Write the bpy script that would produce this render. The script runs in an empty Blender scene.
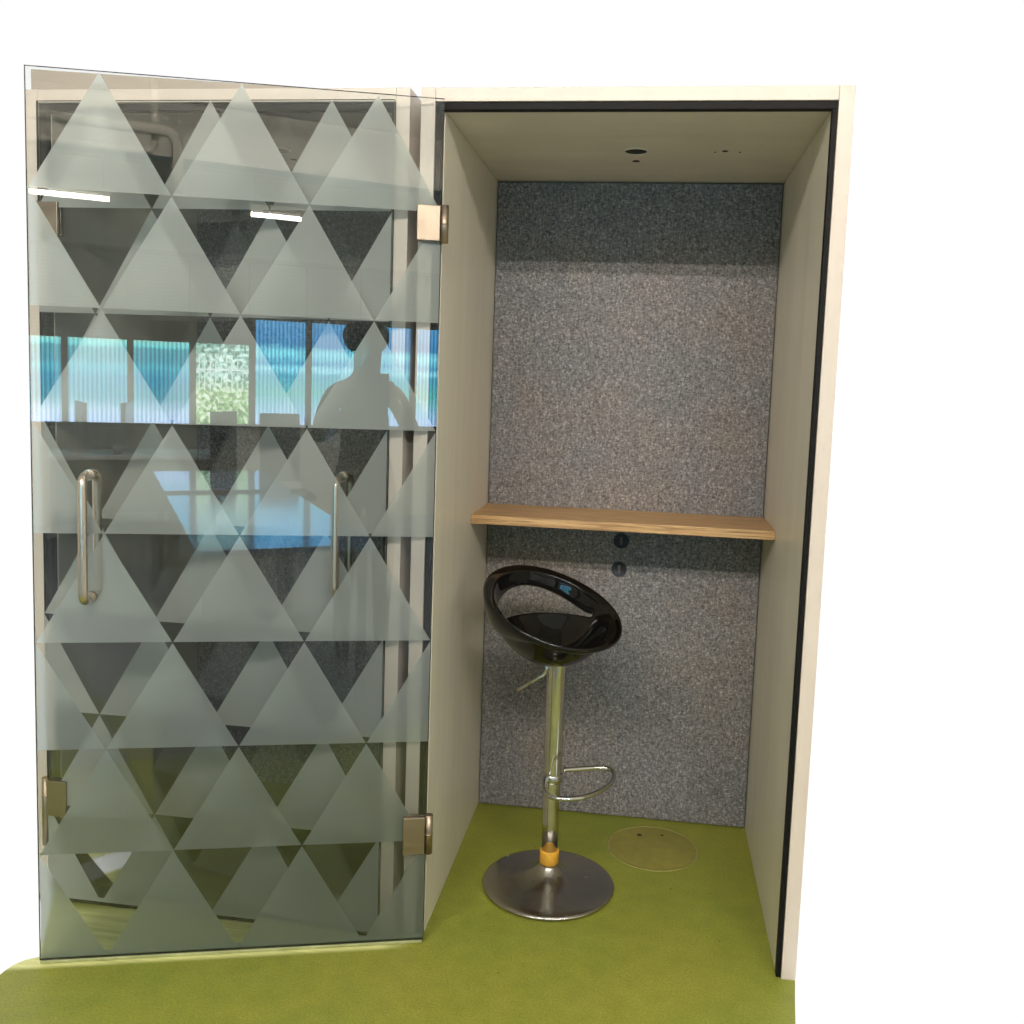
import bpy, bmesh, math, random
from mathutils import Vector, Matrix
random.seed(7)
sc = bpy.context.scene
C = sc.collection
PI = math.pi

# ------------------------------------------------------------------ render / view
sc.render.engine = 'CYCLES'
sc.view_settings.view_transform = 'Standard'
sc.view_settings.look = 'None'
sc.view_settings.exposure = 0.0
sc.view_settings.gamma = 1.0
sc.view_settings.use_curve_mapping = False
sc.cycles.use_denoising = True
sc.cycles.max_bounces = 14
sc.cycles.transparent_max_bounces = 24
sc.cycles.transmission_bounces = 12
sc.cycles.glossy_bounces = 8
sc.cycles.sample_clamp_indirect = 8.0
sc.cycles.caustics_reflective = False
sc.cycles.caustics_refractive = True

w = bpy.data.worlds.new("World"); sc.world = w; w.use_nodes = True
bg = w.node_tree.nodes['Background']
bg.inputs[0].default_value = (1, 1, 1, 1); bg.inputs[1].default_value = 1.02

# ------------------------------------------------------------------ material helpers
def mat(name):
    m = bpy.data.materials.new(name); m.use_nodes = True
    nt = m.node_tree
    return m, nt, nt.nodes['Principled BSDF']

def N(nt, t, **kw):
    n = nt.nodes.new(t)
    for k, v in kw.items():
        setattr(n, k, v)
    return n

def coords(nt, scale=(1, 1, 1), rot=(0, 0, 0)):
    tc = N(nt, 'ShaderNodeTexCoord'); mp = N(nt, 'ShaderNodeMapping')
    mp.inputs['Scale'].default_value = scale; mp.inputs['Rotation'].default_value = rot
    nt.links.new(tc.outputs['Object'], mp.inputs['Vector'])
    return mp.outputs['Vector']

def noise(nt, vec, scale, detail=3, rough=.55):
    n = N(nt, 'ShaderNodeTexNoise'); n.inputs['Scale'].default_value = scale
    n.inputs['Detail'].default_value = detail; n.inputs['Roughness'].default_value = rough
    nt.links.new(vec, n.inputs['Vector']); return n.outputs['Fac']

def ramp(nt, fac, stops):
    r = N(nt, 'ShaderNodeValToRGB')
    el = r.color_ramp.elements
    while len(el) < len(stops): el.new(.5)
    for e, (p, c) in zip(el, stops):
        e.position = p; e.color = (*c, 1)
    nt.links.new(fac, r.inputs['Fac']); return r.outputs['Color']

def mixc(nt, a, b, fac, mode='MIX'):
    m = N(nt, 'ShaderNodeMix', data_type='RGBA', blend_type=mode)
    for sock, v in ((m.inputs[0], fac), (m.inputs[6], a), (m.inputs[7], b)):
        if hasattr(v, 'is_output'): nt.links.new(v, sock)
        elif isinstance(v, tuple): sock.default_value = (*v, 1)
        else: sock.default_value = v
    return m.outputs[2]

def mul(nt, a, b, op='MULTIPLY'):
    m = N(nt, 'ShaderNodeMath', operation=op)
    for s, v in zip(m.inputs, (a, b)):
        if hasattr(v, 'is_output'): nt.links.new(v, s)
        else: s.default_value = v
    return m.outputs[0]

def bump(nt, b, h, strength, dist=.002):
    n = N(nt, 'ShaderNodeBump'); n.inputs['Strength'].default_value = strength
    n.inputs['Distance'].default_value = dist
    nt.links.new(h, n.inputs['Height']); nt.links.new(n.outputs[0], b.inputs['Normal'])

def plain(name, col, rough=.5, metal=0., spec=.5, var=.06, vscale=6.):
    m, nt, b = mat(name)
    v = coords(nt)
    f = noise(nt, v, vscale, 4)
    c0 = tuple(max(0, c*(1-var)) for c in col); c1 = tuple(c*(1+var) for c in col)
    nt.links.new(ramp(nt, f, [(.3, c0), (.7, c1)]), b.inputs['Base Color'])
    b.inputs['Roughness'].default_value = rough; b.inputs['Metallic'].default_value = metal
    b.inputs['Specular IOR Level'].default_value = spec
    return m

M = {}
# cream laminate with faint smears and small scuffs
m, nt, b = mat('cream_laminate')
v = coords(nt)
f = noise(nt, coords(nt, (3, 3, .6)), 3.0, 5)
sp = noise(nt, v, 55, 2, .5)
c = ramp(nt, f, [(.3, (.625, .54, .47)), (.7, (.675, .595, .525))])
c = mixc(nt, c, (.50, .42, .30), ramp(nt, sp, [(.72, (0, 0, 0)), (.77, (.5, .5, .5))]))
nt.links.new(c, b.inputs['Base Color']); b.inputs['Roughness'].default_value = .42
b.inputs['Specular IOR Level'].default_value = .4
M['laminate'] = m
# inner lining a touch more olive
m, nt, b = mat('lining_laminate')
f = noise(nt, coords(nt, (2, 2, .5)), 3.0, 5)
c = ramp(nt, f, [(.3, (.71, .665, .56)), (.7, (.775, .725, .62))])
ls = noise(nt, coords(nt, (1, 14, .5)), 1.4, 4, .6)
c = mixc(nt, c, ramp(nt, ls, [(.35, (.93, .93, .92)), (.6, (1, 1, 1))]), .8, 'MULTIPLY')
mk = noise(nt, coords(nt, (1, 1, .45)), 38, 2, .5)
c = mixc(nt, c, (.40, .36, .28), ramp(nt, mk, [(.74, (0, 0, 0)), (.79, (.45, .45, .45))]))
nt.links.new(c, b.inputs['Base Color'])
b.inputs['Roughness'].default_value = .38
M['lining'] = m
M['wall_wedge'] = plain('taupe_wall_wedge', (.40, .345, .295), .6)
M['rubber'] = plain('black_rubber', (.006, .0055, .0055), .6, spec=.15)
M['gap'] = plain('dark_gap', (.02, .018, .016), .8)

# speckled grey felt
m, nt, b = mat('grey_felt')
a1 = noise(nt, coords(nt, (230, 230, 85), (0, .6, 0)), 1.0, 2, .6)
a2 = noise(nt, coords(nt, (85, 230, 230), (0, .5, .4)), 1.0, 2, .6)
a3 = noise(nt, coords(nt, (140, 140, 140)), 1.0, 3, .6)
s = mul(nt, mul(nt, a1, a2, 'ADD'), a3, 'ADD'); s = mul(nt, s, 1/3.)
c = ramp(nt, s, [(.37, (.080, .079, .084)), (.48, (.178, .172, .174)), (.55, (.252, .242, .238)), (.65, (.46, .44, .43))])
big = noise(nt, coords(nt), 2.6, 3)
c = mixc(nt, c, ramp(nt, big, [(.35, (.93, .97, 1.03)), (.65, (1.07, 1.0, .95))]), 1.0, 'MULTIPLY')
nt.links.new(c, b.inputs['Base Color']); b.inputs['Roughness'].default_value = .95
b.inputs['Specular IOR Level'].default_value = .12
bump(nt, b, s, .5, .003)
M['felt'] = m

# green linoleum
m, nt, b = mat('green_linoleum')
v = coords(nt)
fine = noise(nt, v, 190, 3, .7); mid = noise(nt, v, 18, 5, .6); big = noise(nt, v, 2.2, 4)
c = ramp(nt, mid, [(.3, (.213, .238, .033)), (.7, (.265, .286, .047))])
c = mixc(nt, c, ramp(nt, fine, [(.33, (.55, .56, .45)), (.5, (1, 1, 1)), (.68, (1.4, 1.38, 1.7))]), .55, 'MULTIPLY')
c = mixc(nt, c, ramp(nt, big, [(.35, (.86, .92, .85)), (.65, (1.1, 1.03, 1.0))]), 1.0, 'MULTIPLY')
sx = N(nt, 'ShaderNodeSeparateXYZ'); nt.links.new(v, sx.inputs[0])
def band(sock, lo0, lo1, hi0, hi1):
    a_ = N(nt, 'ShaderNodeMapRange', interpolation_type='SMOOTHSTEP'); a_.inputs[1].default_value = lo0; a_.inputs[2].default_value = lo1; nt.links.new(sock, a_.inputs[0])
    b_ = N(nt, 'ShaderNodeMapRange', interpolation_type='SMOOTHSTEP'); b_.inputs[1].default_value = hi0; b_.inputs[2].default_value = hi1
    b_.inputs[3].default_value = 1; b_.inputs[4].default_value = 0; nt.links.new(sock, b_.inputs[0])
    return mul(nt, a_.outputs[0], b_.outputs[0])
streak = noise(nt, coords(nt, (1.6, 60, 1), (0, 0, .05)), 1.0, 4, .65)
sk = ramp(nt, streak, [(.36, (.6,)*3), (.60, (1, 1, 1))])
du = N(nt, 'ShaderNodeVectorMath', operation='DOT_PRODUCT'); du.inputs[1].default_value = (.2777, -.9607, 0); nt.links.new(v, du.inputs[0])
wear_glow = mul(nt, band(sx.outputs['X'], -1.2, -1.0, -.06, .05), band(du.outputs['Value'], -.24, -.17, .040, .062))
spk = noise(nt, v, 70, 1, .4)
c = mixc(nt, c, (.07, .07, .02), ramp(nt, spk, [(.775, (0, 0, 0)), (.80, (.8, .8, .8))]))
wear_glow = mul(nt, wear_glow, sk)
c = mixc(nt, c, (.78, .80, .36), wear_glow)  # pale door scuffs, lightened further in place of light on the floor
nt.links.new(c, b.inputs['Base Color'])
rr = ramp(nt, mid, [(.3, (.38,)*3), (.7, (.55,)*3)]); nt.links.new(rr, b.inputs['Roughness'])
b.inputs['Specular IOR Level'].default_value = .35
bump(nt, b, fine, .12, .001)
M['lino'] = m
M['carpet'] = plain('blue_grey_carpet', (.22, .235, .25), .9, var=.15, vscale=60)
M['lino_disc'] = plain('brown_green_disc', (.235, .215, .045), .5, var=.12, vscale=25)
M['disc_ring'] = plain('pale_ring', (.25, .235, .06), .5, var=.15, vscale=40)
M['scuff'] = plain('pale_scuff', (.42, .42, .12), .5, var=.3, vscale=60)

# oak
m, nt, b = mat('oak_veneer')
g = noise(nt, coords(nt, (3, 60, 90)), 1.6, 6, .65)
g2 = noise(nt, coords(nt, (10, 260, 330)), 1.0, 2, .5)
c = ramp(nt, g, [(.3, (.38, .21, .085)), (.5, (.56, .345, .155)), (.7, (.70, .475, .24))])
c = mixc(nt, c, ramp(nt, g2, [(.38, (.5, .44, .4)), (.52, (1, 1, 1))]), .8, 'MULTIPLY')
nt.links.new(c, b.inputs['Base Color']); b.inputs['Roughness'].default_value = .42
M['oak'] = m

# chrome and steel
def metal(name, col, rough, streak=(1, 1, 1), var=.12):
    m, nt, b = mat(name)
    f = noise(nt, coords(nt, streak), 30, 3)
    nt.links.new(ramp(nt, f, [(.3, tuple(x*(1-var) for x in col)), (.7, col)]), b.inputs['Base Color'])
    b.inputs['Metallic'].default_value = 1
    rr = ramp(nt, f, [(.3, (rough*.8,)*3), (.7, (rough*1.25,)*3)]); nt.links.new(rr, b.inputs['Roughness'])
    return m
M['chrome'] = metal('worn_chrome', (.62, .61, .57), .13)
M['base_chrome'] = metal('scuffed_chrome', (.50, .47, .43), .22, var=.06)
M['steel'] = metal('brushed_steel', (.72, .62, .50), .30, (1, 1, .15))
M['hinge'] = metal('hinge_steel', (.37, .295, .225), .42, (.3, .3, 2))
m, nt, b = mat('gloss_black_plastic')
f = noise(nt, coords(nt), 14, 3)
nt.links.new(ramp(nt, f, [(.3, (.003, .003, .003)), (.7, (.005, .005, .005))]), b.inputs['Base Color'])
b.inputs['Roughness'].default_value = .035; b.inputs['Specular IOR Level'].default_value = .40
M['gloss_black'] = m
M['tape'] = plain('yellow_tape', (.72, .38, .045), .45, var=.18, vscale=50)
M['grommet'] = plain('grommet_plastic', (.030, .036, .046), .5, spec=.3)
M['socket'] = plain('socket_brass', (.10, .085, .07), .5)

# door glass: see-through with a mirror reflection by angle
def glass(name, tint, edge=False):
    m = bpy.data.materials.new(name); m.use_nodes = True; nt = m.node_tree; nt.nodes.clear()
    out = N(nt, 'ShaderNodeOutputMaterial'); mx = N(nt, 'ShaderNodeMixShader')
    t = N(nt, 'ShaderNodeBsdfTransparent'); g = N(nt, 'ShaderNodeBsdfGlossy'); fr = N(nt, 'ShaderNodeFresnel')
    t.inputs[0].default_value = (*tint, 1); g.inputs['Roughness'].default_value = 0.0
    g.inputs[0].default_value = (1, 1, 1, 1); fr.inputs[0].default_value = 1.52
    # smears on the glass that soften the mirror image slightly
    geo = N(nt, 'ShaderNodeNewGeometry')
    nt.links.new(fr.outputs[0], mx.inputs[0]); nt.links.new(t.outputs[0], mx.inputs[1]); nt.links.new(g.outputs[0], mx.inputs[2])
    nt.links.new(mx.outputs[0], out.inputs[0])
    return m
M['glass'] = glass('door_glass', (.955, .968, .962))
m, nt, b = mat('glass_edge')
f = noise(nt, coords(nt), 20, 2)
nt.links.new(ramp(nt, f, [(.3, (.05, .075, .06)), (.7, (.10, .14, .11))]), b.inputs['Base Color'])
b.inputs['Roughness'].default_value = .12
M['glass_edge'] = m
m = bpy.data.materials.new('frosted_vinyl'); m.use_nodes = True; nt = m.node_tree; nt.nodes.clear()
out = N(nt, 'ShaderNodeOutputMaterial')
dif = N(nt, 'ShaderNodeBsdfDiffuse'); tr = N(nt, 'ShaderNodeBsdfTranslucent'); rf = N(nt, 'ShaderNodeBsdfRefraction')
f = noise(nt, coords(nt), 420, 2, .6); f2 = noise(nt, coords(nt), 5, 3)
c = ramp(nt, f, [(.3, (.83, .855, .815)), (.7, (.90, .925, .885))])
nt.links.new(c, dif.inputs[0]); nt.links.new(c, tr.inputs[0])
rf.inputs[0].default_value = (.86, .90, .86, 1); rf.inputs['Roughness'].default_value = .32; rf.inputs['IOR'].default_value = 1.18
m1 = N(nt, 'ShaderNodeMixShader'); m2 = N(nt, 'ShaderNodeMixShader'); m3 = N(nt, 'ShaderNodeMixShader'); tp = N(nt, 'ShaderNodeBsdfTransparent')
m3.inputs[0].default_value = .20; tp.inputs[0].default_value = (.95, .97, .95, 1)
nt.links.new(rf.outputs[0], m3.inputs[1]); nt.links.new(tp.outputs[0], m3.inputs[2])
m1.inputs[0].default_value = .42; m2.inputs[0].default_value = .42
nt.links.new(dif.outputs[0], m1.inputs[1]); nt.links.new(tr.outputs[0], m1.inputs[2])
nt.links.new(m1.outputs[0], m2.inputs[1]); nt.links.new(m3.outputs[0], m2.inputs[2])
nt.links.new(m2.outputs[0], out.inputs[0])
M['frost'] = m
m, nt, b = mat('clear_seal')
f = noise(nt, coords(nt, (1, 1, 1)), 30, 3)
nt.links.new(ramp(nt, f, [(.3, (.42, .45, .20)), (.7, (.60, .62, .32))]), b.inputs['Base Color'])
b.inputs['Roughness'].default_value = .25; b.inputs['Transmission Weight'].default_value = .25
M['seal'] = m

# the office that the glass mirrors
M['wall'] = plain('office_wall_paint', (.70, .67, .60), .7)
M['dark_wall'] = plain('dark_panel', (.07, .065, .06), .6)
M['ceil'] = plain('ceiling_paint', (.80, .77, .70), .8)
M['frame_grey'] = plain('window_frame_grey', (.16, .15, .14), .5)
m, nt, b = mat('shutter_slats')
wv = N(nt, 'ShaderNodeTexWave', wave_type='BANDS', bands_direction='Z'); wv.inputs['Scale'].default_value = 9
nt.links.new(coords(nt), wv.inputs['Vector'])
nt.links.new(ramp(nt, wv.outputs['Fac'], [(.2, (.13, .13, .12)), (.8, (.33, .33, .31))]), b.inputs['Base Color'])
b.inputs['Roughness'].default_value = .55
M['shutter'] = m
M['table_top'] = plain('daylight_blue_table_top', (.36, .58, 1.0), .12, metal=.55, spec=1.0, var=.02)  # blue of the mirrored window daylight is put into the base colour
M['leg'] = plain('grey_leg', (.25, .25, .25), .4)
M['chair_fabric'] = plain('charcoal_mesh', (.03, .032, .036), .8)
M['plastic_grey'] = plain('grey_plastic', (.30, .31, .32), .5)
M['screen'] = plain('dark_screen', (.015, .015, .018), .25)
M['paper'] = plain('paper_white', (.75, .75, .75), .7)
M['cloth'] = plain('dark_cloth', (.02, .02, .024), .9)
M['skin'] = plain('skin', (.30, .17, .11), .55)
M['hair'] = plain('dark_hair', (.012, .010, .009), .6)
M['beam'] = plain('beam_paint', (.42, .40, .36), .8)
M['pipe'] = plain('grey_pipe', (.42, .40, .34), .5)

def emit(name, col, strength):
    m = bpy.data.materials.new(name); m.use_nodes = True; nt = m.node_tree; nt.nodes.clear()
    out = N(nt, 'ShaderNodeOutputMaterial'); e = N(nt, 'ShaderNodeEmission')
    e.inputs[0].default_value = (*col, 1); e.inputs[1].default_value = strength
    nt.links.new(e.outputs[0], out.inputs[0]); return m, nt, e
LAMP = 205.0
M['tube'], _, _ = emit('lit_tube', (1.0, .915, .82), LAMP)
M['tube_far'], _, _ = emit('lit_tube_far', (1.0, .9, .78), 40)
DAY = 9.5
def daylit(name, stops, z0, z1, rib=True):
    m, nt, e = emit(name, (1, 1, 1), DAY)
    tc = N(nt, 'ShaderNodeTexCoord'); sx = N(nt, 'ShaderNodeSeparateXYZ'); nt.links.new(tc.outputs['Object'], sx.inputs[0])
    mr = N(nt, 'ShaderNodeMapRange'); mr.inputs[1].default_value = z0; mr.inputs[2].default_value = z1
    nt.links.new(sx.outputs['Z'], mr.inputs[0])
    wob = noise(nt, coords(nt, (2, 2, 14)), 1.5, 3)
    fac = mul(nt, mr.outputs[0], mul(nt, mul(nt, wob, .5, 'SUBTRACT'), .10), 'ADD')
    c = ramp(nt, fac, stops)
    if rib:
        wv = N(nt, 'ShaderNodeTexWave', wave_type='BANDS', bands_direction='X'); wv.inputs['Scale'].default_value = 8
        wv.inputs['Distortion'].default_value = .5
        nt.links.new(tc.outputs['Object'], wv.inputs['Vector'])
        c = mixc(nt, c, ramp(nt, wv.outputs['Fac'], [(0, (.42, .52, .60)), (1, (1.3, 1.25, 1.2))]), .9, 'MULTIPLY')
    nt.links.new(c, e.inputs[0]); return m
TEAL = [(0.0, (.42, .62, 1.0)), (.14, (.38, .62, .85)), (.30, (.09, .38, .50)), (.55, (.06, .36, .55)), (.68, (.10, .55, .68)),
        (.74, (.10, .40, .52)), (.90, (.10, .42, .50)), (.95, (.22, .85, .85)), (1.0, (.30, .75, .70))]
BLUE = [(0.0, (.40, .60, 1.0)), (.12, (.32, .62, .85)), (.30, (.12, .50, .50)), (.48, (.08, .42, .58)), (.54, (.30, .80, .95)),
        (.60, (.08, .38, .62)), (.70, (.25, .80, .95)), (.78, (.06, .27, .55)), (1.0, (.10, .36, .66))]
M['pane_teal'] = daylit('daylit_fluted_teal', TEAL, .97, 1.76)
M['pane_blue'] = daylit('daylit_fluted_blue', BLUE, .97, 2.02)
m, nt, e = emit('daylit_garden', (1, 1, 1), DAY)  # hedge drawn as a glowing pane pattern, outdoor daylight put into its colour
lf = noise(nt, coords(nt), 26, 4, .75)
tc = N(nt, 'ShaderNodeTexCoord'); sx = N(nt, 'ShaderNodeSeparateXYZ'); nt.links.new(tc.outputs['Object'], sx.inputs[0])
mr = N(nt, 'ShaderNodeMapRange'); mr.inputs[1].default_value = .97; mr.inputs[2].default_value = 1.76; nt.links.new(sx.outputs['Z'], mr.inputs[0])
lo = ramp(nt, lf, [(.38, (.03, .12, .03)), (.5, (.22, .45, .14)), (.60, (.8, .95, .75))])
hi = ramp(nt, lf, [(.40, (.01, .06, .04)), (.5, (.12, .40, .30)), (.60, (.8, 1.1, 1.05))])
nt.links.new(mixc(nt, lo, hi, ramp(nt, mr.outputs[0], [(.4, (0, 0, 0)), (.6, (1, 1, 1))])), e.inputs[0])
M['pane_garden'] = m
M['rail_glow'], _, _ = emit('glowing_white_rail', (.75, .95, .95), DAY*.8)  # rail glows by itself in place of outdoor daylight

# ------------------------------------------------------------------ mesh helpers
def box(bm, x0, x1, y0, y1, z0, z1, mi=0):
    vs = [bm.verts.new(p) for p in ((x0,y0,z0),(x1,y0,z0),(x1,y1,z0),(x0,y1,z0),(x0,y0,z1),(x1,y0,z1),(x1,y1,z1),(x0,y1,z1))]
    fs = []
    for q in ((0,3,2,1),(4,5,6,7),(0,1,5,4),(1,2,6,5),(2,3,7,6),(3,0,4,7)):
        f = bm.faces.new([vs[i] for i in q]); f.material_index = mi; fs.append(f)
    return fs

def tube(bm, pts, r, seg=14, cap=True, closed=False, mi=0):
    pts = [Vector(p) for p in pts]; n = len(pts); rings = []
    up = None
    for i, p in enumerate(pts):
        if closed: t = (pts[(i+1) % n]-pts[i-1]).normalized()
        else: t = (pts[min(i+1, n-1)]-pts[max(i-1, 0)]).normalized()
        if up is None:
            up = Vector((0, 0, 1)) if abs(t.z) < .9 else Vector((1, 0, 0))
        s = t.cross(up).normalized(); up = s.cross(t).normalized()
        rr = r[i] if isinstance(r, (list, tuple)) else r
        rings.append([bm.verts.new(p + s*math.cos(2*PI*k/seg)*rr + up*math.sin(2*PI*k/seg)*rr) for k in range(seg)])
    for i in range(n if closed else n-1):
        a, c = rings[i], rings[(i+1) % n]
        for k in range(seg):
            f = bm.faces.new((a[k], a[(k+1) % seg], c[(k+1) % seg], c[k])); f.smooth = True; f.material_index = mi
    if cap and not closed:
        bm.faces.new(rings[0][::-1]).material_index = mi; bm.faces.new(rings[-1]).material_index = mi

def lathe(bm, prof, seg=64, cx=0, cy=0, mi=0):
    rings = []
    for r, z in prof:
        if r < 1e-6: rings.append([bm.verts.new((cx, cy, z))])
        else: rings.append([bm.verts.new((cx+r*math.cos(2*PI*k/seg), cy+r*math.sin(2*PI*k/seg), z)) for k in range(seg)])
    for a, c in zip(rings, rings[1:]):
        for k in range(seg):
            k2 = (k+1) % seg
            if len(a) == 1 and len(c) == 1: continue
            if len(a) == 1: f = bm.faces.new((a[0], c[k], c[k2]))
            elif len(c) == 1: f = bm.faces.new((a[k], a[k2], c[0]))
            else: f = bm.faces.new((a[k], a[k2], c[k2], c[k]))
            f.smooth = True; f.material_index = mi

def arc_path(pts, rad, n=7):
    """polyline with rounded corners"""
    pts = [Vector(p) for p in pts]; out = [pts[0]]
    for a, c, d in zip(pts, pts[1:], pts[2:]):
        u = (a-c).normalized(); w_ = (d-c).normalized()
        p0, p1 = c+u*rad, c+w_*rad
        for i in range(n+1):
            t = i/n; out.append(p0*(1-t)**2 + c*2*t*(1-t) + p1*t*t)
    out.append(pts[-1]); return out

def obj(name, bm, mats, parent=None, bevel=0, smooth=False):
    bmesh.ops.recalc_face_normals(bm, faces=bm.faces)
    me = bpy.data.meshes.new(name); bm.to_mesh(me); bm.free()
    for m_ in (mats if isinstance(mats, (list, tuple)) else [mats]): me.materials.append(m_)
    if smooth:
        for p in me.polygons: p.use_smooth = True
    o = bpy.data.objects.new(name, me); C.objects.link(o)
    if parent: o.parent = parent
    if bevel:
        b_ = o.modifiers.new('bevel', 'BEVEL'); b_.width = bevel; b_.segments = 2; b_.limit_method = 'ANGLE'
    return o

def bx(name, dims, m_, parent=None, bevel=.0012):
    bm = bmesh.new(); box(bm, *dims); return obj(name, bm, m_, parent, bevel)

def thing(name, label, cat, loc=(0, 0, 0), rz=0, group=None):
    o = bpy.data.objects.new(name, None); C.objects.link(o); o.empty_display_size = .1
    o.location = loc; o.rotation_euler = (0, 0, rz); tag(o, label, cat, group); return o
def tag(o, label, cat, group=None, kind=None):
    o['label'] = label; o['category'] = cat
    if group: o['group'] = group
    if kind: o['kind'] = kind
def struct(o):
    o['kind'] = 'structure'; return o

def copy_tree(o, parent=None):
    c = o.copy(); C.objects.link(c); c.parent = parent
    for ch in list(o.children): copy_tree(ch, c)
    return c

# ------------------------------------------------------------------ floor
PITCH = 1.0557
poly = [(1.028, .87), (1.028, .004), (1.0155, -.08), (1.004, -.165), (1.0, -.2), (1.02, -.3), (1.2, -.36), (4.0, -.4), (4.0, -1.52), (-4.5, -1.52), (-4.5, 1.2), (-2.12, 1.2), (-1.60, .504), (-1.172, -.047), (-.937, -.348), (-.9265, -.348), (-.920, -.340), (-.919, -.322), (-.915, -.302), (-.907, -.286), (-.897, -.274), (-.873, -.258), (-1.0, -.06), (-1.0557, 0), (-1.0557, .87)]
bm = bmesh.new()
from mathutils.geometry import tessellate_polygon
vs = [[bm.verts.new((x, y, z)) for x, y in poly] for z in (0, -.004)]
for tri_ in tessellate_polygon([[Vector((x, y, 0)) for x, y in poly]]):
    for q in vs: bm.faces.new([q[k] for k in tri_])
for k in range(len(poly)):
    k2 = (k+1) % len(poly); bm.faces.new((vs[0][k], vs[1][k], vs[1][k2], vs[0][k2]))
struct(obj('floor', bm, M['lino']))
bm = bmesh.new(); box(bm, -4.5, 4.0, -7.62, -1.521, -.004, 0); struct(obj('floor', bm, M['carpet']))

# ------------------------------------------------------------------ glass door (local: hinge axis at the origin, leaf along +X)
DW, DZ0, DZ1, GT = .9544, .0095, 2.1673, .004
def make_door(parent, loc, rz, width, hfrac, dark_seal=False):
    bm = bmesh.new()
    fs = box(bm, 0, width, -GT, GT, DZ0, DZ1)
    for f in fs:
        nrm = f.normal if f.normal.length else None
        f.normal_update()
        if abs(f.normal.y) < .5: f.material_index = 1
    d = obj('glass_door', bm, [M['glass'], M['glass_edge']], parent, 0)
    d.location = loc; d.rotation_euler = (0, 0, rz)
    # frosted triangles on the far face of the pane: one film
    bm = bmesh.new(); P = width/3; H = (DZ1-DZ0)/8; y = -GT-.0008
    e = .0012
    def tri(pts):
        bm.faces.new([bm.verts.new((x, y, z)) for x, z in pts])
    for r in range(8):
        zb = DZ1-(r+1)*H + e; zt = DZ1-r*H - e
        if r % 2 == 0:
            for k in range(3): tri([(k*P+e, zb), ((k+1)*P-e, zb), ((k+.5)*P, zt)])
        else:
            tri([(e, zb), (P/2-e, zb), (e, zt)]); tri([(width-P/2+e, zb), (width-e, zb), (width-e, zt)])
            for k in range(2): tri([((k+.5)*P+e, zb), ((k+1.5)*P-e, zb), ((k+1)*P, zt)])
    # plain frosted band along the foot of the glass
    zb = DZ0+.0015
    bm.faces.new([bm.verts.new((x, y-.0004, z)) for x, z in ((e, zb), (width-e, zb), (width-e, zb+.012), (e, zb+.012))])
    obj('frosted_film', bm, M['frost'], d)
    # D handles, one each side through the glass
    for s in (-1, 1):
        bm = bmesh.new(); hx = width*hfrac; o = .058
        pth = arc_path([(hx, s*GT, 1.233), (hx, s*o, 1.233), (hx, s*o, .935), (hx, s*GT, .935)], .024, 8)
        tube(bm, pth, .0105, 20)
        for z in (1.233, .935):
            tube(bm, [(hx, s*GT, z), (hx, s*(GT+.004), z)], .0135, 20)
        obj('door_handle', bm, M['steel'], d)
    for z0, z1, b0, b1 in ((1.827, 1.912, 1.824, 1.915), (.250, .350, .160 if dark_seal else .248, .353)):
        bm = bmesh.new()
        for s in (-1, 1):
            box(bm, .004, .060, min(s*GT, s*.0125), max(s*GT, s*.0125), z0, z1)
        h = obj('hinge', bm, M['hinge'], d, .0015)
        bm = bmesh.new(); tube(bm, [(-.007, 0, b0), (-.007, 0, b1)], .0105, 18)
        tube(bm, [(-.007, 0, (z0+z1)/2-.002), (-.007, 0, (z0+z1)/2+.002)], .0112, 18)
        obj('hinge_barrel', bm, M['hinge'], d)
    # foot seal
    bm = bmesh.new(); box(bm, .004, width-.002, -.007, .007, .0018, DZ0-.0004)
    obj('foot_seal', bm, M['rubber'] if dark_seal else M['seal'], d, .001)
    return d

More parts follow.
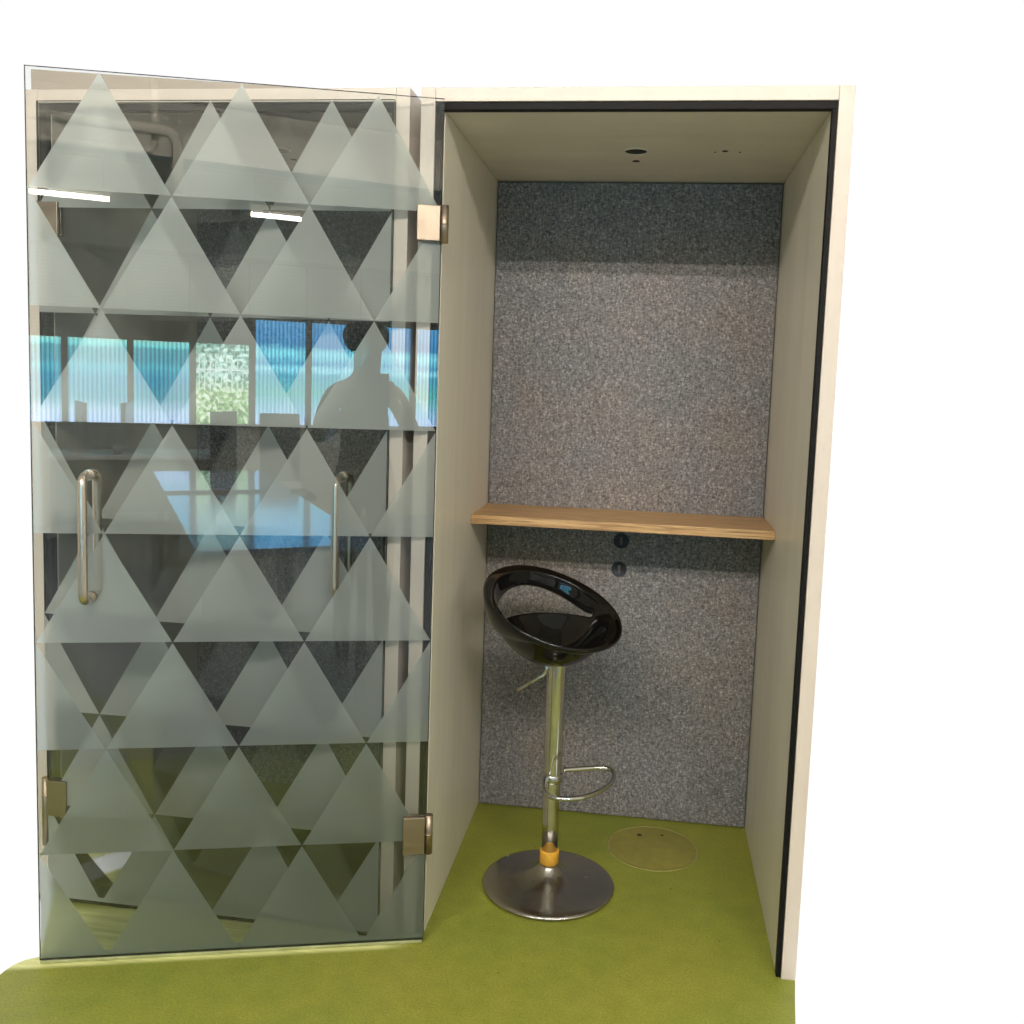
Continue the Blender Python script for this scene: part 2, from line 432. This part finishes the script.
# ------------------------------------------------------------------ booth shell
BW, BH, XIL, XIR, D, ZC = 1.028, 2.2, .0546, .981, .8194, 2.151
def make_booth(name, label, x, cat='phone booth'):
    t = thing(name, label, cat, (x, 0, 0), 0, 'phone booths standing side by side')
    bx('side_panel', (0, .0355, 0, .87, 0, BH), M['laminate'], t)
    bx('side_panel', (.9925, BW, 0, .87, 0, BH), M['laminate'], t)
    bx('roof_panel', (.0360, .9920, 0, .87, 2.1665, BH-.0008), M['laminate'], t)
    bm = bmesh.new()
    box(bm, .0358, .0525, .006, .030, .001, 2.148); box(bm, .9805, .9922, .006, .030, .001, 2.148)
    box(bm, .0358, .9922, .006, .030, 2.1482, 2.1662)
    obj('door_seal', bm, M['rubber'], t, .001)
    bx('lining_panel', (.0358, XIL, .0305, .85, 0.0005, ZC-.0008), M['lining'], t, .0008)
    bx('lining_panel', (XIR, .9922, .0305, .85, 0.0005, ZC-.0008), M['lining'], t, .0008)
    c = bx('ceiling_panel', (.0358, .9922, .0305, .85, ZC, 2.1655), M['lining'], t, .0008)
    # downlight and small fixings: flat dark discs painted for the shade of holes
    bm = bmesh.new(); lathe(bm, [(0, ZC-.0012), (.031, ZC-.0012), (.031, ZC-.0002)], 40, .518, .419)
    dl = obj('downlight', bm, M['gap'], c)
    bm = bmesh.new(); lathe(bm, [(.0345, ZC-.0002), (.034, ZC-.0025), (.0312, ZC-.0025), (.0308, ZC-.0002)], 40, .518, .419)
    obj('trim_ring', bm, M['lining'], c)
    for xx, yy, rr in ((.516, .537, .011), (.765, .415, .0085), (.738, .427, .0035), (.807, .427, .0035)):
        bm = bmesh.new(); lathe(bm, [(0, ZC-.001), (rr, ZC-.001), (rr, ZC-.0002)], 20, xx, yy)
        obj('hole_disc', bm, M['gap'], c)
    bx('back_board', (.0358, .9922, .851, .869, .0005, ZC+.014), M['gap'], t)
    bx('felt_panel', (XIL+.002, XIR-.002, D, .848, .002, ZC-.003), M['felt'], t, .004)
    bx('shelf', (XIL+.0008, XIR-.0008, .5213, D-.0006, 1.0465, 1.0738), M['oak'], t, .0012)
    return t

right = make_booth('phone_booth', 'open white phone booth with grey felt back wall, oak shelf and folded-back glass door', 0.0)
left = make_booth('phone_booth', 'shut white phone booth hidden behind the patterned glass door swung across it', -PITCH)
for z in (.969, .872):
    bm = bmesh.new(); tx = .5165 if z > .9 else .5135
    # round grommet facing the camera on the felt
    prof = [(0, .0005), (.019, .0005), (.0205, .004), (.0248, .004), (.0262, .0015), (.0262, -.002)]
    lathe(bm, prof, 36)
    bmesh.ops.rotate(bm, verts=bm.verts, cent=(0, 0, 0), matrix=Matrix.Rotation(PI/2, 3, 'X'))
    bmesh.ops.translate(bm, verts=bm.verts, vec=(tx, D-.0004, z))
    g = obj('cable_grommet', bm, M['grommet'], right)
    bm = bmesh.new(); box(bm, tx-.004, tx+.004, D-.0032, D-.0012, z-.013, z+.013); obj('socket', bm, M['socket'], g, .0005)

make_door(left, (.043, -.0125, 0), 0, .950, .878, dark_seal=True)
door = make_door(right, (.0621, -.0151, 0), PI+.28149, DW, .864)
door['label'] = 'clear glass door with frosted triangles, swung fully open'
# added wedge shaped to the glass top, standing in for the wall behind
bm = bmesh.new()
prof = [(-.052, 2.2005), (1.0, 2.2005), (1.0, 2.212), (-.052, 2.284)]
a = [bm.verts.new((x, .10, z)) for x, z in prof]; c_ = [bm.verts.new((x, .118, z)) for x, z in prof]
bm.faces.new(a); bm.faces.new(c_[::-1])
for i in range(4): bm.faces.new((a[i], c_[i], c_[(i+1) % 4], a[(i+1) % 4]))
obj('added_wall_wedge', bm, M['wall_wedge'], left, .001)

# ------------------------------------------------------------------ floor cover disc
bm = bmesh.new(); lathe(bm, [(0, .0016), (.138, .0016), (.140, .0012)], 64)
fd = obj('floor_box_cover', bm, M['lino_disc']); fd.location = (.669, .622, 0)
tag(fd, 'round brownish cover plate set in the green floor beside the stool', 'floor cover')
bm = bmesh.new(); lathe(bm, [(.1395, .0005), (.140, .0020), (.1485, .0020), (.150, .0003)], 64)
obj('rim_ring', bm, M['disc_ring'], fd)
for x, y, s_ in ((-.045, .075, .008), (.03, .088, .005)):
    bm = bmesh.new(); lathe(bm, [(0, .0024), (s_, .0024), (s_*1.1, .0014)], 10, x, y)
    obj('finger_hole_disc', bm, M['gap'], fd)  # raised dark disc, the hole's shade put into its colour

# ------------------------------------------------------------------ bar stool
st = thing('bar_stool', 'black glossy bar stool on a chrome pedestal standing inside the open booth', 'bar stool', (.3585, .330, 0))
bm = bmesh.new()
lathe(bm, [(0, .002), (.188, .002), (.1945, .004), (.196, .008), (.194, .0115), (.186, .0145), (.150, .0205), (.110, .0275), (.075, .036), (.050, .047), (.037, .057), (.030, .066), (.0265, .071), (0, .072)], 96)
base = obj('pedestal_base', bm, M['base_chrome'], st)
bm = bmesh.new(); lathe(bm, [(.0, .1135), (.0240, .1135), (.0243, .2), (.0262, .40), (.0278, .60), (.0285, .69)], 40)
col = obj('column', bm, M['chrome'], st)
bm = bmesh.new(); lathe(bm, [(0, .0725), (.0275, .0725), (.0285, .074), (.0285, .111), (.0275, .113), (0, .113)], 40)
obj('tape_band', bm, M['tape'], col)
# foot ring
bm = bmesh.new()
pl = [(.0275, .034), (.107, .066), (.150, .078), (.172, .068), (.181, .035), (.178, -.008), (.166, -.050), (.138, -.098), (.104, -.138), (.062, -.160), (.022, -.160), (-.002, -.140), (-.012, -.105), (-.0145, -.065), (-.016, -.028)]
def smooth_path(p, it=2):
    p = [Vector((*q, 0)) for q in p]
    for _ in range(it):
        q = [p[0]]
        for a_, b_ in zip(p, p[1:]): q += [a_*.75+b_*.25, a_*.25+b_*.75]
        q.append(p[-1]); p = q
    return p
tube(bm, [(q.x, q.y, .345) for q in smooth_path(pl)], .0072, 14)
fr_ = obj('foot_ring', bm, M['chrome'], st)
bm = bmesh.new(); lathe(bm, [(.0262, .322), (.0300, .325), (.0312, .335), (.0300, .346), (.0262, .349)], 40)
obj('ring_collar', bm, M['chrome'], fr_)
# lever
bm = bmesh.new()
tube(bm, arc_path([(-.026, -.012, .684), (-.030, -.012, .650), (-.112, -.02, .594)], .012, 5), 0.0048, 12)
lv = obj('height_lever', bm, M['chrome'], st)
# seat shell
NA = 96; BACK = math.radians(138); HOLE = math.radians(120); PHH = math.radians(69)
def wrap(a):
    return (a+PI) % (2*PI)-PI
def seat_rings(az):
    bk = (1+math.cos(az-BACK))/2
    zl = .768 + .160*bk**1.1
    zb = min(.788, zl-.012)
    z0, kk, ex = .684, 7.9, 2.4
    rb = ((zb-z0)/kk)**(1/ex)
    R = .188+.010*bk
    h2 = wrap(az-HOLE)
    op = math.cos(h2*PI/2/PHH)**.75 if abs(h2) < PHH else 0
    zt = zb + (zl-.058-zb)*op if op > 0 else zb
    zt = max(zt, zb+.10*(zl-zb))
    pts = []
    for fr in (.3, .52, .7, .85, .95): pts.append((rb*fr, z0+kk*(rb*fr)**ex))
    pts.append((rb, zb))
    f = lambda t: rb+(R-rb)*(.5*math.sin(min(1, t)*PI/2)+.5*min(1, t))
    h = max(1e-4, zl-zb)
    pts.append((f((zt-zb)/h*1.1+.15), zt))
    zm = zt+(zl-zt)*.5
    pts.append((f((zm-zb)/h*1.1+.15), zm))
    pts.append((R, zl-.10*(zl-zt)))
    pts.append((R-.003, zl))
    return pts
bm = bmesh.new()
grid = []
for k in range(NA):
    a = 2*PI*k/NA
    grid.append([bm.verts.new((r*math.cos(a), r*math.sin(a), z)) for r, z in seat_rings(a)])
cv = bm.verts.new((0, 0, .684))
for k in range(NA):
    g0, g1 = grid[k], grid[(k+1) % NA]
    bm.faces.new((cv, g0[0], g1[0]))
    for j in range(len(g0)-1):
        if j == 5 and abs(wrap(2*PI*(k+.5)/NA-HOLE)) < PHH-.02: continue
        bm.faces.new((g0[j], g0[j+1], g1[j+1], g1[j]))
seat = obj('seat', bm, M['gloss_black'], st, smooth=True)
seat.location.x = -.011
vg = seat.vertex_groups.new(name='rim')
nr = 10
for k in range(NA):
    for q in range(nr): vg.add([k*nr+q], .45+(0 if q < 5 else (.12 if q == 5 else (.38 if q == 6 else .52)))*((1+math.cos(2*PI*k/NA-BACK))/2)**.8, 'REPLACE')
vg.add([NA*nr], .5, 'REPLACE')
md = seat.modifiers.new('thick', 'SOLIDIFY'); md.thickness = .036; md.offset = 0; md.vertex_group = 'rim'
md = seat.modifiers.new('sub', 'SUBSURF'); md.levels = 2; md.render_levels = 2

# ------------------------------------------------------------------ the office mirrored in the glass
YW = -7.5
bm = bmesh.new()
box(bm, -4.5, 4.0, YW-.12, YW, 0, .93); box(bm, -4.5, 4.0, YW-.12, YW, 2.62, 3.4)
box(bm, -4.5, -2.72, YW-.12, YW, .93, 2.62); box(bm, 3.0, 4.0, YW-.12, YW, .93, 2.62)
struct(obj('wall', bm, M['wall']))
bm = bmesh.new(); box(bm, -4.62, -4.5, YW-.12, -.3, 0, 3.4); struct(obj('wall', bm, M['wall']))
bm = bmesh.new(); box(bm, 4.0, 4.12, YW-.12, -.3, 0, 3.4); struct(obj('wall', bm, M['wall']))
bm = bmesh.new(); box(bm, -4.62, 4.12, YW-.12, -.3, 3.4, 3.5); struct(obj('ceiling', bm, M['ceil']))

def window(k, kind):
    x0 = -.95+.5625*k; x1 = x0+.505; top = 2.02 if kind == 'blue' else 1.76
    lab = {'teal': 'tall office window of teal fluted glass, mirrored in the booth door',
           'blue': 'tall office window of blue fluted glass, mirrored in the booth door',
           'garden': 'office window open on a hedge and white railings, mirrored in the booth door'}[kind]
    t = thing('office_window', lab, 'window', (0, YW, 0), 0, 'office windows mirrored in the glass')
    bm = bmesh.new()
    box(bm, x0-.029, x0, -.08, .02, .932, 2.618); box(bm, x1, x1+.0285, -.08, .02, .932, 2.618)
    box(bm, x0, x1, -.08, .02, .932, .97); box(bm, x0, x1, -.08, .02, 2.58, 2.618)
    obj('window_frame', bm, M['frame_grey'], t)
    bm = bmesh.new(); box(bm, x0, x1, -.06, -.05, .97, top)
    p = obj('pane', bm, M['pane_'+kind], t)
    if kind == 'garden':
        bm = bmesh.new()
        for i in range(9): box(bm, x0+.03+i*.052, x0+.038+i*.052, -.045, -.040, 1.30, 1.66)
        box(bm, x0, x1, -.047, -.0455, 1.50, 1.515)
        obj('railing', bm, M['rail_glow'], t)
    bm = bmesh.new()
    z = top
    box(bm, x0+.001, x1-.001, -.055, -.048, top, 2.58)
    while z < 2.56:
        box(bm, x0+.002, x1-.002, -.0475, -.030, z+.002, z+.030); z += .042
    obj('shutter', bm, M['shutter'], t)
for k in range(-3, 7):
    window(k, 'garden' if k == 2 else ('blue' if k >= 3 else 'teal'))

def lamp(x, y, z, length, m_, label, two=False):
    t = thing('ceiling_lamp', label, 'ceiling lamp', (x, y, z), 0, 'tube lamps hanging over the office')
    bm = bmesh.new(); hw = .27 if two else .04; box(bm, -length/2, length/2, -hw, hw, .03, .075)
    obj('lamp_housing', bm, M['pipe'], t, .004)
    for dy in ((-.22, .22) if two else (0,)):
        bm = bmesh.new(); tube(bm, [(-length/2+.02, dy, 0), (length/2-.02, dy, 0)], .018, 8)
        obj('lamp_tube', bm, m_, t)
    for s in (-1, 1):
        bm = bmesh.new(); tube(bm, [(s*length*.4, 0, .075), (s*length*.4, 0, 3.4-z)], .005, 6)
        obj('suspension_rod', bm, M['pipe'], t)
for x in (-.9, .6, 2.1):
    lamp(x, -3.4, 3.3, 1.3, M['tube'], 'long tube lamp close to the office ceiling, lighting the booths', True)
lamp(-.87, -5.35, 2.7, .55, M['tube_far'], 'hanging tube lamp mirrored at the top left of the glass door')
lamp(.57, -5.35, 2.7, .42, M['tube_far'], 'hanging tube lamp mirrored near the middle top of the glass door')
bm = bmesh.new()
tube(bm, arc_path([(-1.3, -4.3, 2.99), (-.23, -4.3, 2.99), (-.23, -4.3, 2.62)], .10, 8), .035, 14)
o = obj('ceiling_pipe', bm, M['pipe']); tag(o, 'thick grey pipe bending down, mirrored at the top of the glass door', 'pipe')
bm = bmesh.new()
tube(bm, arc_path([(-1.3, -4.36, 2.86), (-.36, -4.36, 2.86), (-.36, -4.36, 3.39)], .08, 8), .022, 12)
o = obj('ceiling_pipe', bm, M['pipe']); tag(o, 'thin grey pipe bending up to the ceiling below the thick pipe', 'pipe')
bm = bmesh.new(); box(bm, -4.4, 3.9, -5.3, -5.1, 3.0, 3.39); o = obj('ceiling_beam', bm, M['beam']); tag(o, 'broad beam crossing under the office ceiling', 'beam')

def table(x0, x1, y0, y1, label):
    t = thing('meeting_table', label, 'table', ((x0+x1)/2, (y0+y1)/2, 0), 0, 'tables mirrored in the glass')
    hx, hy = (x1-x0)/2, (y1-y0)/2
    bx('tabletop', (-hx, hx, -hy, hy, .712, .74), M['table_top'], t, .004)
    for sx in (-1, 1):
        for sy in (-1, 1):
            x, y = sx*(hx-.05), sy*(hy-.06)
            bx('leg', (x-.02, x+.02, y-.02, y+.02, 0, .7115), M['leg'], t, .002)
    return t
table(-.34, .43, -3.72, -1.85, 'long meeting table, daylight blue put into its top, mirrored low in the glass door')
table(-.34, .44, -5.18, -3.95, 'shorter table, daylight blue put into its top, standing behind the long meeting table')
tb = thing('desk', 'cluttered office desk by the windows with two monitors on it', 'desk', (-.35, -6.85, 0))
bx('tabletop', (-.75, .68, -.42, .40, .712, .74), M['paper'], tb, .003)
for sx in (-.7, .63):
    for sy in (-.37, .35): bx('leg', (sx-.02, sx+.02, sy-.02, sy+.02, 0, .7115), M['leg'], tb)
bx('modesty_panel', (-.68, .61, .34, .352, .25, .70), M['dark_wall'], tb)
bx('desk_screen', (-.75, .68, -.45, -.4205, .60, .93), M['plastic_grey'], tb, .004)
for x, rz in ((-.80, 1.44), (-.42, 1.75)):
    t = thing('computer_monitor', 'grey computer monitor turned sideways on the desk, ' + ('nearer the wall end' if x < -.6 else 'beside the pen cup'), 'monitor', (x, -6.95, .7405), rz, 'monitors on the office desk')
    bx('screen', (-.24, .24, .02, .035, .12, .44), M['screen'], t, .004)
    bx('casing', (-.245, .245, .0355, .06, .115, .445), M['plastic_grey'], t, .006)
    bx('stand', (-.025, .025, .061, .085, .012, .30), M['plastic_grey'], t, .004)
    bx('foot', (-.10, .10, -.02, .14, 0, .0115), M['plastic_grey'], t, .004)
bm = bmesh.new()
for i in range(7):
    x = -.42+.13*i+random.uniform(-.03, .03); y = -6.62+random.uniform(-.06, .06)
    box(bm, x-.09, x+.09, y-.06, y+.06, .7405+.002*i, .7420+.002*i)
tag(obj('paper_pile', bm, M['paper']), 'loose white papers spread along the front of the desk', 'papers')
bm = bmesh.new(); lathe(bm, [(0, 0), (.035, 0), (.04, .10), (.036, .10), (.032, .006), (0, .006)], 24)
pc = obj('pen_cup', bm, M['plastic_grey']); pc.location = (-.55, -6.62, .7405); tag(pc, 'grey pen cup on the office desk between the monitors', 'pen cup')
def chair(x, y, rz, label):
    t = thing('office_chair', label, 'office chair', (x, y, 0), rz, 'office chairs mirrored in the glass')
    bx('seat', (-.23, .23, -.22, .22, .44, .50), M['chair_fabric'], t, .02)
    o = bx('backrest', (-.17, .17, .215, .25, .56, 1.15), M['chair_fabric'], t, .015)
    bm = bmesh.new(); tube(bm, arc_path([(0, .05, .43), (0, .29, .43), (0, .27, .75)], .05), .018, 10); obj('back_support', bm, M['leg'], t)
    bm = bmesh.new(); tube(bm, [(0, 0, .09), (0, 0, .44)], .025, 12)
    for k in range(5):
        a = 2*PI*k/5; tube(bm, [(0, 0, .10), (.28*math.cos(a), .28*math.sin(a), .065)], .018, 8)
    obj('star_base', bm, M['leg'], t)
    for k in range(5):
        a = 2*PI*k/5; bm = bmesh.new()
        lathe(bm, [(0, -.012), (.027, -.012), (.030, 0), (.027, .012), (0, .012)], 14)
        bmesh.ops.rotate(bm, verts=bm.verts, cent=(0, 0, 0), matrix=Matrix.Rotation(PI/2, 3, 'X'))
        bmesh.ops.translate(bm, verts=bm.verts, vec=(.28*math.cos(a), .28*math.sin(a), .031)); obj('caster', bm, M['rubber'], t)
chair(.45, -6.05, 2.35, 'dark office chair with a high back beside the desk')
chair(.72, -5.75, PI, 'dark office chair pushed in behind the shorter table')

# photographer, seen as a dark shape in the door
def person():
    t = bpy.data.objects.new
    px, py = .575, -2.63
    V, E, Rr = [], [], []
    def v(x, y, z, r, prev=None):
        V.append((px+x, py+y, z)); Rr.append(r)
        if prev is not None: E.append((prev, len(V)-1))
        return len(V)-1
    pel = v(0, 0, .95, .135)
    ab = v(0, .0, 1.10, .125, pel); ch = v(0, -.01, 1.28, .145, ab); nk0 = v(0, -.01, 1.43, .085, ch)
    nk = v(0, .005, 1.50, .058, nk0); h0 = v(0, .02, 1.57, .078, nk); h1 = v(0, .02, 1.65, .095, h0); h2 = v(0, .01, 1.70, .078, h1)
    v(0, .115, 1.625, .017, h1)            # nose
    for s in (-1, 1):
        sh = v(s*.165, -.01, 1.395, .066, nk0); el = v(s*.265, .05, 1.16, .047, sh)
        wr = v(s*.090, .225, 1.36, .030, el); pm = v(s*.066, .260, 1.405, .030, wr)
        for i, (dx, dz, r) in enumerate(((-.002, .045, .0095), (-.004, .022, .0095), (-.004, 0, .0095), (-.002, -.02, .0085))):
            a_ = v(s*(.062+dx), .290, 1.415+dz, r, pm); b_ = v(s*(.050+dx), .308, 1.418+dz, r*.95, a_); v(s*(.028+dx), .311, 1.420+dz, r*.85, b_)
        a_ = v(s*.048, .260, 1.435, .012, pm); v(s*.030, .275, 1.450, .010, a_)
        hp = v(s*.095, 0, .88, .098, pel); kn = v(s*.105, .02, .50, .062, hp); an = v(s*.11, -.01, .095, .043, kn)
        to = v(s*.115, .06, .045, .038, an); v(s*.12, .14, .035, .032, to)
    me = bpy.data.meshes.new('person'); me.from_pydata(V, E, [])
    me.materials.append(M['cloth'])
    o = bpy.data.objects.new('person', me); C.objects.link(o)
    md = o.modifiers.new('skin', 'SKIN'); md.use_smooth_shade = True
    sv = me.skin_vertices[0].data if me.skin_vertices else None
    if sv is None:
        bm = bmesh.new(); bm.from_mesh(me); bm.verts.layers.skin.verify(); bm.to_mesh(me); bm.free(); sv = me.skin_vertices[0].data
    for i, r in enumerate(Rr): sv[i].radius = (r, r)
    sv[0].use_root = True
    md = o.modifiers.new('sub', 'SUBSURF'); md.levels = 2; md.render_levels = 2
    tag(o, 'person in dark clothes holding up a phone, mirrored as a silhouette in the door', 'person')
    bm = bmesh.new(); bmesh.ops.create_icosphere(bm, subdivisions=4, radius=1)
    for q in bm.verts:
        n_ = .06*math.sin(q.co.x*9+q.co.z*5)*math.cos(q.co.y*8)
        q.co = Vector((q.co.x*.118, q.co.y*.125, q.co.z*.105))*(1+n_)
        if q.co.z < -.01 and q.co.y > .02: q.co.y = .02
    bmesh.ops.translate(bm, verts=bm.verts, vec=(px, py-.005, 1.70))
    obj('hair', bm, M['hair'], o, smooth=True)
person()
camp = Vector((.59492, -2.31241, 1.48974))
bm = bmesh.new(); box(bm, -.036, .036, -.008, 0, -.074, .074)
ph = obj('phone', bm, M['screen'], None, .004)
ph.location = (.580, -2.334, 1.435); ph.rotation_euler = (0, 0, .13)
tag(ph, 'dark phone held up in both hands by the person', 'phone')

# ------------------------------------------------------------------ camera (fitted to the photograph)
cd = bpy.data.cameras.new('camera'); cam = bpy.data.objects.new('camera', cd); C.objects.link(cam)
cam.location = camp; cam.rotation_euler = (1.47109, -.03521, .13263)
cd.sensor_width = 36; cd.lens = 933.504*36/1024
cd.shift_x = (512-527.14)/1024; cd.shift_y = (475.808-512)/1024
cd.clip_start = .01; cd.clip_end = 200
sc.camera = cam
